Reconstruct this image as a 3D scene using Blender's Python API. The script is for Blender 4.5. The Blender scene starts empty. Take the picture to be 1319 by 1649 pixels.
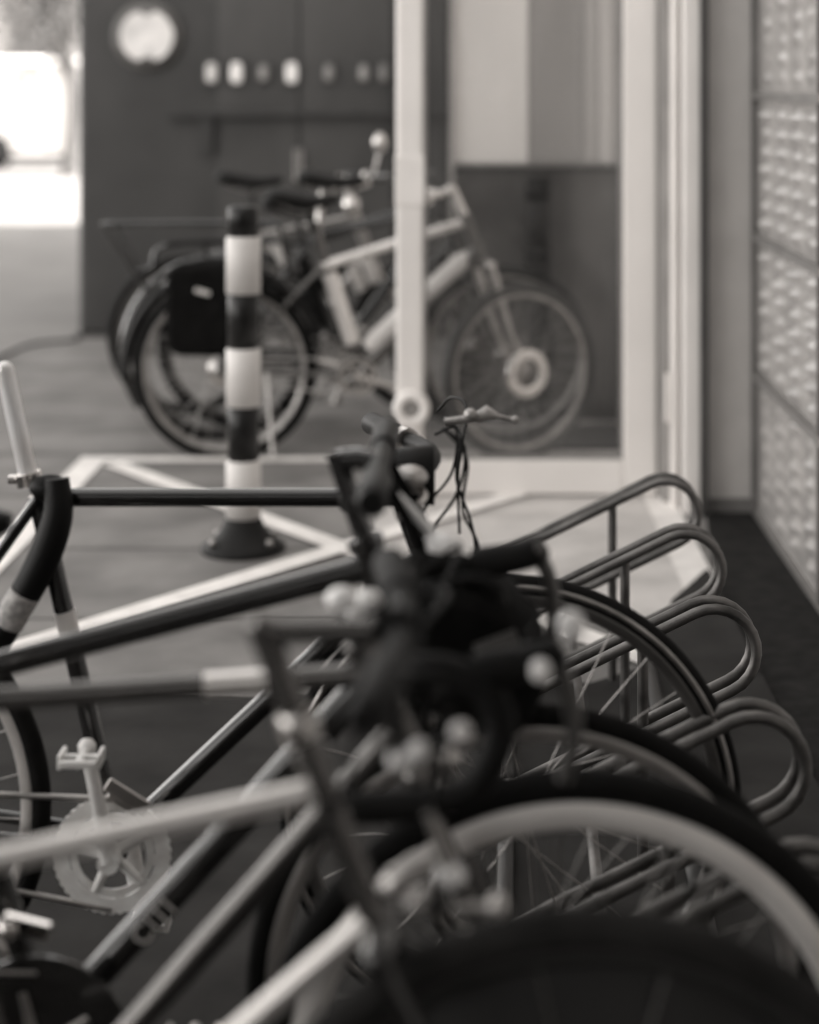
import bpy, math, random
from mathutils import Vector, Matrix
random.seed(4)
R = math.radians
S = bpy.context.scene
C = S.collection
F = 2900.0            # focal length in photograph pixels
VX, VY, EYE = 745.0, 135.0, 1.40   # vanishing point of the depth direction, eye height

# ------------------------------------------------------------------ camera
cam_d = bpy.data.cameras.new('camera'); cam = bpy.data.objects.new('camera', cam_d); C.objects.link(cam)
cam.location = (0, 0, EYE); cam.rotation_euler = (R(90), 0, 0)
cam_d.sensor_fit = 'HORIZONTAL'; cam_d.sensor_width = 24.0; cam_d.lens = F / 1319 * 24
cam_d.shift_x = -(VX - 659.5) / 1319; cam_d.shift_y = -(824.5 - VY) / 1319
cam_d.clip_start = .05; cam_d.clip_end = 600
cam_d.dof.use_dof = True; cam_d.dof.focus_distance = 3.15; cam_d.dof.aperture_fstop = 1.5
S.camera = cam
# ------------------------------------------------------------------ world, sun, exposure
SUN_EL, SUN_AZ = R(42), R(96)      # azimuth clockwise from +Y
w = bpy.data.worlds.new('World'); S.world = w; w.use_nodes = True
nt = w.node_tree; bg = nt.nodes['Background']
sky = nt.nodes.new('ShaderNodeTexSky'); sky.sky_type = 'NISHITA'; sky.sun_disc = False
sky.sun_elevation = SUN_EL; sky.sun_rotation = SUN_AZ
bw = nt.nodes.new('ShaderNodeRGBToBW'); tint = nt.nodes.new('ShaderNodeVectorMath'); tint.operation = 'SCALE'
tint.inputs[0].default_value = (1.03, 1.0, .97)
nt.links.new(sky.outputs[0], bw.inputs[0]); nt.links.new(bw.outputs[0], tint.inputs['Scale'])
nt.links.new(tint.outputs[0], bg.inputs[0]); bg.inputs[1].default_value = .15
sl = bpy.data.lights.new('sun', 'SUN'); sl.energy = 3.6; sl.angle = R(.5); sl.color = (1, .97, .94)
so = bpy.data.objects.new('sun', sl); C.objects.link(so)
sd = Vector((math.sin(SUN_AZ)*math.cos(SUN_EL), math.cos(SUN_AZ)*math.cos(SUN_EL), math.sin(SUN_EL)))
so.rotation_euler = (-sd).to_track_quat('-Z', 'Y').to_euler(); so.location = sd*30
S.view_settings.view_transform = 'Standard'; S.view_settings.look = 'None'
S.view_settings.exposure = 2.5; S.view_settings.gamma = 1
S.render.engine = 'CYCLES'

# ------------------------------------------------------------------ helpers
def P(px, py, d): s = F/d; return Vector(((px-VX)/s, d, EYE-(py-VY)/s))

MATS = {}
def mat(name, v, rough=.5, metal=0, amp=.18, scale=8, bump=0, coat=0, spec=.5, stretch=(1, 1, 1), emit=0):
    if name in MATS: return MATS[name]
    m = bpy.data.materials.new(name); m.use_nodes = True; MATS[name] = m
    n = m.node_tree; b = n.nodes['Principled BSDF']
    col = (v, v*.962, v*.93)
    tc = n.nodes.new('ShaderNodeTexCoord'); mp = n.nodes.new('ShaderNodeMapping'); mp.inputs['Scale'].default_value = stretch
    nz = n.nodes.new('ShaderNodeTexNoise'); nz.inputs['Scale'].default_value = scale; nz.inputs['Detail'].default_value = 6
    n.links.new(tc.outputs['Object'], mp.inputs[0]); n.links.new(mp.outputs[0], nz.inputs['Vector'])
    r = n.nodes.new('ShaderNodeValToRGB'); r.color_ramp.elements[0].position = .3; r.color_ramp.elements[1].position = .7
    r.color_ramp.elements[0].color = tuple(c*(1-amp) for c in col)+(1,); r.color_ramp.elements[1].color = tuple(min(1, c*(1+amp)) for c in col)+(1,)
    n.links.new(nz.outputs['Fac'], r.inputs[0]); n.links.new(r.outputs[0], b.inputs['Base Color'])
    b.inputs['Roughness'].default_value = rough; b.inputs['Metallic'].default_value = metal
    b.inputs['Coat Weight'].default_value = coat; b.inputs['Specular IOR Level'].default_value = spec
    if bump:
        bp = n.nodes.new('ShaderNodeBump'); bp.inputs['Strength'].default_value = bump; bp.inputs['Distance'].default_value = .01
        n.links.new(nz.outputs['Fac'], bp.inputs['Height']); n.links.new(bp.outputs[0], b.inputs['Normal'])
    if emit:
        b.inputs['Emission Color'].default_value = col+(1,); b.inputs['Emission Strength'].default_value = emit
    return m

black_paint = mat('black_paint', .008, .2, 0, coat=1, spec=.6)
dark_paint = mat('dark_paint', .022, .25, .3, coat=1)
mid_paint = mat('mid_paint', .16, .27, .85, coat=.2)
light_paint = mat('light_paint', .85, .30, .7, coat=.2, amp=.1)
pale_paint = mat('pale_paint', .62, .38, 0, coat=.2)
rubber = mat('rubber', .007, .75, amp=.3, scale=40, spec=.15)
tape = mat('bar_tape', .007, .65, amp=.3, scale=60, bump=.3, spec=.2)
silver = mat('silver', .62, .28, 1, amp=.12, scale=30)
chrome = mat('chrome', .85, .1, 1, amp=.05)
steel = mat('dull_steel', .42, .38, 1, amp=.25, scale=25)
rim_silver = mat('rim_silver', .75, .34, .55, amp=.1, scale=20)
ring_pale = mat('ring_pale', .88, .35, .1, amp=.2, scale=25)
rim_dark = mat('rim_dark', .12, .3, .6)
galv = mat('galvanised', .15, .42, .8, amp=.5, scale=14)
cloth = mat('black_cloth', .006, .9, amp=.4, scale=30, bump=.4, spec=.08)
plastic = mat('black_plastic', .006, .5, spec=.22)
white_paint = mat('white_wall_paint', .86, .5, amp=.05, scale=3)

class MB:
    def __init__(s): s.v = []; s.f = []; s.sm = []
    def _add(s, vs, fs, smooth=True):
        o = len(s.v); s.v += [Vector(v) for v in vs]; s.f += [tuple(i+o for i in f) for f in fs]; s.sm += [smooth]*len(fs); return s
    def tube(s, pts, r, n=12, closed=False, squash=None):
        pts = [Vector(p) for p in pts]; m = len(pts)
        rs = r if isinstance(r, (list, tuple)) else [r]*m
        vs = []; fs = []
        T = []
        for i in range(m):
            a = pts[(i-1) % m] if closed or i > 0 else pts[i]; b = pts[(i+1) % m] if closed or i < m-1 else pts[i]
            T.append((b-a).normalized())
        up = Vector((0, 1, 0)) if abs(T[0].y) < .9 else Vector((0, 0, 1))
        N = (up - T[0]*up.dot(T[0])).normalized()
        for i in range(m):
            N = (N - T[i]*N.dot(T[i])).normalized(); B = T[i].cross(N)
            for k in range(n):
                a = 2*math.pi*k/n; vs.append(pts[i]+(N*math.cos(a)+B*math.sin(a))*rs[i])
        for i in range(m if closed else m-1):
            j = (i+1) % m
            for k in range(n):
                q = (k+1) % n; fs.append((i*n+k, i*n+q, j*n+q, j*n+k))
        s._add(vs, fs)
        if not closed:
            s._add(vs[:n], [tuple(range(n))[::-1]], False); s._add(vs[-n:], [tuple(range(n))], False)
        return s
    def box(s, c, d, M=None):
        c = Vector(c); vs = []
        for x in (-1, 1):
            for y in (-1, 1):
                for z in (-1, 1):
                    v = Vector((x*d[0]/2, y*d[1]/2, z*d[2]/2)); vs.append(c+(M @ v if M else v))
        return s._add(vs, [(0, 1, 3, 2), (4, 6, 7, 5), (0, 4, 5, 1), (2, 3, 7, 6), (0, 2, 6, 4), (1, 5, 7, 3)], False)
    def bb(s, x0, x1, y0, y1, z0, z1): return s.box(((x0+x1)/2, (y0+y1)/2, (z0+z1)/2), (x1-x0, y1-y0, z1-z0))
    def lathe(s, prof, c=(0, 0, 0), axis='Y', n=48, closed=True, smooth=True):
        c = Vector(c); m = len(prof); vs = []; fs = []
        for i in range(n):
            a = 2*math.pi*i/n
            for r, h in prof:
                if axis == 'Y': vs.append(c+Vector((r*math.cos(a), h, r*math.sin(a))))
                elif axis == 'Z': vs.append(c+Vector((r*math.cos(a), r*math.sin(a), h)))
                else: vs.append(c+Vector((h, r*math.cos(a), r*math.sin(a))))
        for i in range(n):
            j = (i+1) % n
            for k in range(m if closed else m-1):
                q = (k+1) % m; fs.append((i*m+k, i*m+q, j*m+q, j*m+k))
        return s._add(vs, fs, smooth)
    def ball(s, c, r, n=14, sc=(1, 1, 1)):
        c = Vector(c); vs = []; fs = []; m = n//2
        for i in range(m+1):
            t = math.pi*i/m
            for k in range(n):
                a = 2*math.pi*k/n; vs.append(c+Vector((r*sc[0]*math.sin(t)*math.cos(a), r*sc[1]*math.sin(t)*math.sin(a), r*sc[2]*math.cos(t))))
        for i in range(m):
            for k in range(n):
                q = (k+1) % n; fs.append((i*n+k, i*n+q, (i+1)*n+q, (i+1)*n+k))
        return s._add(vs, fs)
    def loft(s, rings):
        n = len(rings[0]); vs = [v for r in rings for v in r]; fs = []
        for i in range(len(rings)-1):
            for k in range(n):
                q = (k+1) % n; fs.append((i*n+k, i*n+q, (i+1)*n+q, (i+1)*n+k))
        s._add(vs, fs); s._add(rings[0], [tuple(range(n))[::-1]]); s._add(rings[-1], [tuple(range(n))]); return s
    def build(s, name, m, parent=None, off=(0, 0, 0), bevel=0):
        off = Vector(off); me = bpy.data.meshes.new(name); me.from_pydata([v-off for v in s.v], [], s.f)
        me.polygons.foreach_set('use_smooth', s.sm); me.materials.append(m); me.validate(); me.update()
        o = bpy.data.objects.new(name, me); C.objects.link(o)
        if bevel:
            bm = o.modifiers.new('bevel', 'BEVEL'); bm.width = bevel; bm.segments = 2; bm.limit_method = 'ANGLE'
        if parent is not None: o.parent = parent
        return o

def tag(o, label=None, cat=None, group=None, kind=None):
    if label: o['label'] = label
    if cat: o['category'] = cat
    if group: o['group'] = group
    if kind: o['kind'] = kind
    return o
def empty(name, loc, label, cat, group=None):
    o = bpy.data.objects.new(name, None); C.objects.link(o); o.location = loc; o.empty_display_size = .1
    return tag(o, label, cat, group)
def curve(pts, k=6):
    pts = [Vector(p) for p in pts]; out = []
    q = [2*pts[0]-pts[1]]+pts+[2*pts[-1]-pts[-2]]
    for i in range(1, len(q)-2):
        a, b, c, d = q[i-1:i+3]
        for t in range(k):
            t /= k; out.append(.5*((2*b)+(c-a)*t+(2*a-5*b+4*c-d)*t*t+(3*b-a-3*c+d)*t**3))
    out.append(pts[-1]); return out

# ------------------------------------------------------------------ the ground
g = MB(); g._add([(-150, -30, 0), (150, -30, 0), (150, 400, 0), (-150, 400, 0)], [(0, 1, 2, 3)], False)
ground = tag(g.build('ground', mat('asphalt', .24, .85, amp=.16, scale=2.2, bump=.15)), kind='structure')
# slab paving: rows with open joints between them
pm = mat('paving_stone', .195, .75, amp=.34, scale=3.2, bump=.2)
pv = MB()
rows = [-3, 1.9, 2.6, 3.3, 4.0, 4.7, 5.408, 6.095, 6.8, 7.5, 8.2, 8.9, 9.6]
for i in range(len(rows)-1):
    pv._add([(-9, rows[i]+.006, .004), (1.0, rows[i]+.006, .004), (1.0, rows[i+1]-.006, .004), (-9, rows[i+1]-.006, .004)], [(0, 1, 2, 3)], False)
tag(pv.build('paving', pm), kind='structure')
jb = MB(); jb._add([(-9, -3, .001), (1.0, -3, .001), (1.0, 9.6, .001), (-9, 9.6, .001)], [(0, 1, 2, 3)], False)
tag(jb.build('paving_joints', mat('joint_dirt', .06, .9)), kind='structure')
ds = MB(); ds._add([(.70, -3, .009), (.945, -3, .009), (.945, 5.86, .009), (.79, 5.86, .009), (.70, 4.95, .009)], [(0, 1, 2, 3, 4)], False)
tag(ds.build('gutter_strip', mat('dark_gravel', .018, .9, spec=.15, amp=.4, scale=20, bump=.4)), kind='structure')  # dark gravel tone along the foot of the wall
ap = MB(); ap._add([(-.28, 4.7, .0062), (.70, 4.7, .0062), (.70, 6.09, .0062), (-.28, 6.09, .0062)], [(0, 1, 2, 3)], False)
ap._add([(-.28, 6.10, .0062), (.66, 6.10, .0062), (.66, 6.84, .0062), (-.28, 6.84, .0062)], [(0, 1, 2, 3)], False)
tag(ap.build('lit_floor_patch', mat('lit_floor_pale', .60, .5, amp=.22, scale=4, bump=.1)), kind='structure')  # brighter floor by the door: light put into this sheet's colour
# patch under the rack: dark asphalt with near shade in its colour, ragged edge
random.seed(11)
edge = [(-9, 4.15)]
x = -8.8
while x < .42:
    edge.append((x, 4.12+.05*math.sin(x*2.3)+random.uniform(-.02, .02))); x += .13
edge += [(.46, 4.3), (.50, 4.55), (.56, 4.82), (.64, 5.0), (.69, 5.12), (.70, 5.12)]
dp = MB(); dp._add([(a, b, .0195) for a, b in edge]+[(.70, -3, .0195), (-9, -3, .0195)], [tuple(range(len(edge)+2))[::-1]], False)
tag(dp.build('shaded_floor_patch', mat('shaded_asphalt', .032, .9, spec=.15, amp=.3, scale=6, bump=.3)), kind='structure')
# painted box with a cross
lm = mat('road_paint', .90, .7, amp=.12, scale=14)
ln = MB()
def stripe(a, b, wd, z=.0085):
    a = Vector(a+(z,)); b = Vector(b+(z,)); d = (b-a).normalized(); n = Vector((-d.y, d.x, 0))*wd/2
    ln._add([a-n, a+n, b+n, b-n], [(0, 1, 2, 3)], False)
x0, x1, y0, y1 = -1.37, .66, 4.1, 6.68
stripe((x0-.05, y1), (x1+.05, y1), .085)
stripe((x0, y0+.045), (x0, y1-.045), .1)
stripe((x1, y0+.045), (x1, y1-.045), .1)
cx, cy = (x0+x1)/2, (y0+y1)/2
stripe((x0+.09, y1-.09), (x1-.09, y0+.09), .085, .0125)
stripe((x0+.09, y0+.09), (x1-.09, y1-.09), .085, .0165)
n_ = lm.node_tree; b_ = n_.nodes['Principled BSDF']; z_ = n_.nodes.new('ShaderNodeTexNoise'); z_.inputs['Scale'].default_value = 22; z_.inputs['Detail'].default_value = 8; z_.inputs['Roughness'].default_value = .75
c_ = n_.nodes.new('ShaderNodeTexCoord'); n_.links.new(c_.outputs['Object'], z_.inputs['Vector']); r_ = n_.nodes.new('ShaderNodeValToRGB'); r_.color_ramp.elements[0].position = .30; r_.color_ramp.elements[1].position = .37
n_.links.new(z_.outputs['Fac'], r_.inputs[0]); n_.links.new(r_.outputs[0], b_.inputs['Alpha'])
tag(ln.build('painted_marking', lm), kind='structure')

# ------------------------------------------------------------------ the building on the right
B = empty('building', (.95, 5.9, 0), 'pale plastered building with tall shop window, white door frame and patterned glass side wall', 'building')
bo = B.location
grey_wall = mat('grey_plaster', .40, .8, amp=.08, scale=3, bump=.1)
m = MB()
m.bb(.98, 9, -7, 5.879, 0, 9.0)
m.bb(.80, 9, 5.885, 6.05, 0, 9.0)
m.bb(.66, 9, 6.06, 7.33, 0, 9.0)
m.bb(-.055, 9, 7.36, 17, 0, 9.0)
m.build('wall', grey_wall, B, bo)
MB().bb(.785, .975, 5.872, 5.884, .0, 5).build('plaster_panel', mat('panel_grey', .56, .6, amp=.06), B, bo)
MB().bb(.785, .945, 5.845, 5.871, .0, .05).build('skirting', mat('skirting_dark', .16, .6), B, bo)
MB().bb(.771, .792, 5.80, 5.90, .0, 5).build('corner_seal', mat('seal_dark', .05, .6), B, bo)
fr = MB()
fr.bb(.716, .770, 5.83, 6.05, .0, 5).bb(.690, .704, 5.90, 6.05, .0, 5).bb(.704, .716, 5.96, 6.05, 0, 5)
fr.build('door_frame', white_paint, B, bo, bevel=.004)
MB().bb(.669, .690, 5.99, 6.055, .0, 5).build('door_gasket', mat('gasket_grey', .3, .6), B, bo)
MB().bb(.6585, .6675, 6.13, 7.35, .0, 5).build('window_reveal', white_paint, B, bo)
MB().bb(.672, .684, 5.955, 5.987, .28, .44).build('hinge', white_paint, B, bo, bevel=.003)
# shop window: dark glass below, pale blinds above with sky reflection painted in
win = MB(); win.bb(-.053, .655, 7.30, 7.36, 0, .03).bb(.635, .655, 7.31, 7.36, .03, 5).bb(-.053, -.035, 7.31, 7.36, .03, 5)
win = win.build('window', mat('frame_grey', .42, .5), B, bo)
MB().bb(-.034, .634, 7.312, 7.36, 1.045, 1.062).build('window_rail', mat('rail_dark', .03, .5), win, bo)
gl = mat('dark_glass', .10, .12, 0, amp=.6, scale=1.8, spec=.6)
MB().bb(-.034, .634, 7.335, 7.350, .031, 1.044).build('lower_pane', gl, win, bo)
for k, (a, b_, v, nm) in enumerate([(720, 850, .80, 'sky_blind'), (852, 938, .34, 'sky_blind'), (940, 962, .46, 'sky_blind'), (964, 988, .62, 'sky_blind'), (990, 1000, .5, 'sky_blind')]):
    xa, xb = P(a, 0, 7.345).x, P(b_, 0, 7.345).x
    bl = MB(); bl.bb(max(xa, -.034), min(xb, .634), 7.338+.002*k, 7.349, 1.077, 5)
    bl.build(nm, mat('sky_blind_%d' % k, v, .55, amp=.06, scale=4, stretch=(1, 1, .4)), win, bo)
MB().bb(.05, .63, 6.85, 7.29, .009, .02).build('dark_strip', mat('strip_black', .03, .95, amp=.4, scale=60, bump=.5))  # thin dark strip on the floor below the window
tag(bpy.data.objects['dark_strip'], 'flat doormat lying under the shop window behind the front wheel', 'dark_strip')

# patterned glass side wall
gp = mat('patterned_glass', .36, .2, 0, amp=.22, scale=6, spec=1)
barm = mat('bar_dark', .16, .45)
for h in (.457, .905, 1.362, 1.82, 2.28):
    MB().bb(.938, .957, 2.0, 5.868, h-.012, h+.012).build('glazing_bar', barm, B, bo)
MB().bb(.938, .957, 2.0, 5.868, 0, .02).build('glazing_bar', barm, B, bo)
for y in (5.86, 4.78, 3.7):
    MB().bb(.940, .956, y-.012, y+.012, .021, 5).build('mullion', barm, B, bo)
# each pane is one sheet with a relief of lenses cast into it
hs = [0.02, .457, .905, 1.362, 1.82, 2.28]
for i in range(5):
    for ya, yb in ((3.7, 4.78), (4.78, 5.86), (2.0, 3.7)):
        nu, nv = 60, 56; vs = []; fs = []
        for a in range(nu+1):
            y = ya+(yb-ya)*a/nu
            for b in range(nv+1):
                z = hs[i]+(hs[i+1]-hs[i])*b/nv
                u_ = (y-ya)/.245; v_ = (z-hs[i]-.03)/.0565
                m_ = (abs(math.sin(math.pi*u_))**5)*(abs(math.sin(math.pi*v_))**2)
                m_ *= 1 if .06 < y-ya < yb-ya-.06 and .03 < z-hs[i] < hs[i+1]-hs[i]-.03 else 0
                vs.append((.957-.030*m_*max(.12, .55+.45*math.sin(a*.9+i*1.7)+.25*math.sin(b*.31+a*.2+i)), y, z))
        for a in range(nu):
            for b in range(nv):
                k = a*(nv+1)+b; fs.append((k, k+1, k+nv+2, k+nv+1))
        MB()._add(vs, fs).build('pane', gp, B, bo)

# ------------------------------------------------------------------ dark kiosk wall at the back
K = empty('kiosk', P(420, 541, 10.0), 'dark panelled kiosk wall behind the parked bicycles, round plate at its top left', 'kiosk')
ko = K.location
kd = mat('kiosk_dark', .038, .5, amp=.4, scale=1.9)
k1 = mat('kiosk_panel', .054, .45, amp=.38, scale=2.3, stretch=(1, 1, .5))
xl, xr = P(126, 0, 10).x, P(722, 0, 10).x
kb = MB(); kb.bb(xl, xr, 10.0, 12.4, 0, 2.7); kb.build('wall', kd, K, ko, bevel=.03)
for a, b_, t in ((352, 481, .006), (485, 632, .012), (640, 720, .009)):
    MB().bb(P(a, 0, 10).x, P(b_, 0, 10).x, 9.985-t, 9.999, .02, 2.6).build('panel', k1, K, ko, bevel=.004)
MB().bb(P(272, 0, 10).x, xr-.01, 9.90, 9.984-.013, 1.215, 1.245).build('shelf_rail', mat('rail_dark', .03, .5), K, ko, bevel=.004)
MB().bb(P(325, 0, 10).x, P(345, 0, 10).x, 9.93, 9.984-.013, 1.02, 1.2145).build('bracket', mat('rail_dark', .03), K, ko)
MB().bb(xl-.01, xr, 9.95, 9.999, 0, .018).build('plinth', mat('rail_dark', .03), K, ko)
for a_, h_ in ((478, .95), (486, .95)):
    MB().bb(P(a_, 0, 10).x-.008, P(a_, 0, 10).x+.008, 9.945, 9.97, h_-.09, h_+.09).build('handle', steel, K, ko, bevel=.003)
# round plate
c = P(237, 58, 9.97)
rs = empty('round_plate', c, 'round white plate on a grey disc, mounted high on the dark kiosk', 'sign')
MB().lathe([(0, .012), (.196, .012), (.196, 0), (0, 0)], c).build('backing_disc', mat('disc_grey', .13, .5), rs, c)
pl = MB(); n = 64; fr_, bk = [], []
for i in range(n):
    a = 2*math.pi*i/n; r = .146*(1-.20*math.exp(-((math.sin(a)-1)/.035)**2)-.20*math.exp(-((math.sin(a)+1)/.035)**2))
    fr_.append(c+Vector((r*math.cos(a), -.022, r*math.sin(a)))); bk.append(c+Vector((r*math.cos(a), -.001, r*math.sin(a))))
pl._add(fr_+bk, [tuple(range(n))]+[(i, i+n, (i+1) % n+n, (i+1) % n) for i in range(n)], False)
pl.build('white_plate', mat('plate_glow', .62, .5, amp=.35, scale=9, emit=.05), rs, c)  # faint glow added so the plate stays bright in shade
for i, (px, v, sz, wh) in enumerate([(341, .55, 1, 'pale plate leftmost in the row above the kiosk shelf'), (381, .75, 1.05, 'brightest plate, second in the row above the kiosk shelf'),
                                 (425, .28, .8, 'dim grey plate between two bright ones above the kiosk shelf'), (470, .75, 1.05, 'bright plate beside the panel seam above the kiosk shelf'),
                                 (530, .24, .85, 'dim plate standing alone right of the panel seam above the shelf'), (586, .3, .8, 'dim plate, left one of the close dark pair by the downpipe'),
                                 (618, .16, .9, 'darkest plate, right one of the close pair by the downpipe')]):
    c = P(px, 117, 9.96)
    t = empty('wall_plate', c, wh, 'plate', 'small plates in a row above the kiosk shelf')
    hw, hh = .030*sz, .054*sz
    MB().box(c, (hw*2+.035, .012, hh*2+.03)).build('frame', mat('plate_frame', .04), t, c, bevel=.004)
    MB().lathe([(0, -.016), (.8, -.016), (1, -.010), (1, -.0065), (0, -.0065)], (0, 0, 0), n=24)
    f2 = MB().lathe([(0, -.016), (.8, -.016), (1, -.010), (1, -.0065), (0, -.0065)], (0, 0, 0), n=24)
    f2.v = [Vector((math.copysign(min(1, abs(q.x)*1.18), q.x)*hw, q.y, math.copysign(min(1, abs(q.z)*1.15), q.z)*hh)) for q in f2.v]
    f2.build('face', mat('plate_face_%d' % i, v, .4, emit=.06*v if v > .4 else 0), t)  # paler faces get a faint added glow

# ------------------------------------------------------------------ distant street on the left
far = empty('far_building', (-11, 60, 0), 'pale sunlit building far across the bright street at the left edge', 'building')
MB().bb(-30, 2, 60, 66, 0, 14).build('wall', mat('far_wall', .42, .8, amp=.08), far, far.location)
for i in range(7):
    for j in range(3):
        MB().bb(-24+i*3, -22.6+i*3, 59.95, 59.99, 1.4+j*3.2, 3.2+j*3.2).build('window', mat('far_window', .12, .3), far, far.location)
def tree(x, y, h, label, r=1.6):
    t = empty('street_tree', (x, y, 0), label, 'tree')
    m = MB(); m.tube(curve([(x, y, 0), (x+.08, y, h*.3), (x-.06, y, h*.6), (x+.05, y, h*.85)]), [.13-.004*i for i in range(19)], 8)
    tips = []
    for k in range(11):
        a = random.uniform(0, 6.28); z0 = random.uniform(.3, .75)*h
        e = Vector((x+math.cos(a)*r*.7, y+math.sin(a)*r*.7, z0+random.uniform(.4, 1.3))); tips.append(e)
        m.tube([(x, y, z0), (Vector((x, y, z0))+e)/2+Vector((0, 0, .15)), e], [.045, .03, .012], 6)
    m.build('trunk', mat('bark', .12, .9), t, t.location)
    l = MB()
    for k in range(1500):
        e = random.choice(tips); p = e+Vector([random.gauss(0, .42) for _ in range(3)])
        if p.z < .9: continue
        M = Matrix.Rotation(random.uniform(0, 6.28), 3, Vector([random.gauss(0, 1) for _ in range(3)]).normalized())
        q = [p+M @ Vector(v) for v in ((-.07, 0, 0), (0, -.04, 0), (.08, 0, 0), (0, .04, 0))]
        l._add(q, [(0, 1, 2, 3)], False)
    l.build('crown', mat('leaf', .11, .6), t, t.location)
tree(-7.9, 34, 4.6, 'thin leafy street tree behind the white van, nearer the left edge', 1.3)
tree(-5.9, 27, 4.0, 'slim young tree in front of the white van by the kiosk edge', .9)
V = empty('parked_van', (-9.0, 30, 0), 'white low van parked side on in the sunny street at left', 'van')
v = MB(); prof = [(-3.2, .26), (-3.2, .95), (-2.9, 1.12), (-2.2, 1.18), (-1.5, 1.72), (-.2, 1.86), (3.0, 1.84), (3.2, 1.2), (3.2, .26)]
sec = lambda yy, k: [Vector((-9.0+a, yy, .35+(b-.35)*k)) for a, b in prof]
v.loft([sec(29.15, .95), sec(29.05, .9), sec(29.1, .98), sec(30.9, .98), sec(30.95, .9)])
v.build('body', mat('van_white', .8, .3, coat=.5, amp=.03), V, V.location)
for xx in (-11.6, -7.6):
    MB().lathe([(0, 0), (.3, 0), (.3, .22), (0, .22)], (xx, 29.0, .30), n=24).build('wheel', rubber, V, V.location)
MB().bb(-10.6, -9.6, 29.02, 29.04, 1.2, 1.62).build('side_window', mat('far_window', .12, .3), V, V.location)
MB().bb(-12.1, -5.9, 29.2, 30.8, .16, .345).build('underbody', plastic, V, V.location)

# cable on the ground, left
cb = MB(); cb.tube(curve([P(-160, 640, 7.6), P(-60, 600, 8.6), P(0, 576, 9.15), P(50, 556, 9.6), P(110, 549, 9.75), P(128, 545, 9.82)]), .012, 8)
cb.v = [Vector((q.x, q.y, max(.006, q.z))) for q in cb.v]
for q in cb.v: pass
cb.build('ground_cable', rubber); tag(bpy.data.objects['ground_cable'], 'thin black cable curving over the ground towards the kiosk foot', 'cable')

# ------------------------------------------------------------------ white glazed door leaf standing open in front of the window
dz = 6.1
D = empty('glass_door', (P(850, 0, dz).x, dz, 0), 'white framed glazed door before the shop window, round lock low on its left stile', 'door')
def X(px): return P(px, 0, dz).x
def Z(py): return P(0, py, dz).z
MB().bb(X(638), X(682), dz-.022, dz+.022, .012, 2.4).build('stile', white_paint, D, D.location, bevel=.012)
MB().bb(X(1003), X(1056), dz-.022, dz+.022, .012, 2.4).build('stile', white_paint, D, D.location, bevel=.008)
MB().bb(X(682)+.001, X(1003)-.001, dz-.021, dz+.021, .012, Z(739)).build('bottom_rail', white_paint, D, D.location, bevel=.006)
MB().bb(X(682)+.001, X(1003)-.001, dz-.021, dz+.021, 2.28, 2.4).build('top_rail', white_paint, D, D.location, bevel=.006)
for a, b_, c_, d_ in ((X(682), X(688), Z(739), 2.28), (X(998), X(1003), Z(739), 2.28), (X(688)+.001, X(998)-.001, Z(739), Z(739)+.012)):
    MB().bb(a+.001, b_-.001 if b_-a < .1 else b_, dz-.012, dz+.012, c_+.001, d_).build('glazing_bead', mat('bead_grey', .25, .5), D, D.location)
MB().bb(X(638)-.003, X(682)+.003, dz-.027, dz+.0, Z(330), Z(250)).build('handle_plate', mat('plate_white', .9, .35, amp=.03), D, D.location, bevel=.004)
q = MB(); q.lathe([(.030, -.052), (.050, -.056), (.060, -.048), (.063, -.023), (.03, -.023)], (X(663), dz, Z(655)), n=40); q.build('lock_ring', mat('plate_white', .9, .35), D, D.location)
q = MB(); q.lathe([(0, -.040), (.0295, -.040), (.0295, -.024), (0, -.024)], (X(663), dz, Z(655)), n=32); q.build('lock_barrel', mat('grate', .30), D, D.location)
gm = bpy.data.materials.new('door_glass'); gm.use_nodes = True; n_ = gm.node_tree; n_.nodes.clear()
out = n_.nodes.new('ShaderNodeOutputMaterial'); tr = n_.nodes.new('ShaderNodeBsdfTransparent'); tr.inputs[0].default_value = (.86, .86, .86, 1)
gs = n_.nodes.new('ShaderNodeBsdfGlossy'); gs.inputs['Roughness'].default_value = .04; df = n_.nodes.new('ShaderNodeBsdfDiffuse'); df.inputs[0].default_value = (.75, .74, .73, 1)
m1 = n_.nodes.new('ShaderNodeMixShader'); m2 = n_.nodes.new('ShaderNodeMixShader'); m1.inputs[0].default_value = .045
nz = n_.nodes.new('ShaderNodeTexNoise'); nz.inputs['Scale'].default_value = 2.2; nz.inputs['Detail'].default_value = 5; mr = n_.nodes.new('ShaderNodeMapRange')
mr.inputs['From Min'].default_value = .3; mr.inputs['From Max'].default_value = .7; mr.inputs['To Min'].default_value = 0; mr.inputs['To Max'].default_value = .05
n_.links.new(nz.outputs['Fac'], mr.inputs[0]); n_.links.new(mr.outputs[0], m2.inputs[0])
n_.links.new(tr.outputs[0], m1.inputs[1]); n_.links.new(gs.outputs[0], m1.inputs[2]); n_.links.new(m1.outputs[0], m2.inputs[1]); n_.links.new(df.outputs[0], m2.inputs[2]); n_.links.new(m2.outputs[0], out.inputs[0])
MB().bb(X(688), X(998), dz-.003, dz+.003, Z(739)+.013, 2.279).build('pane', gm, D, D.location)

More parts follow.
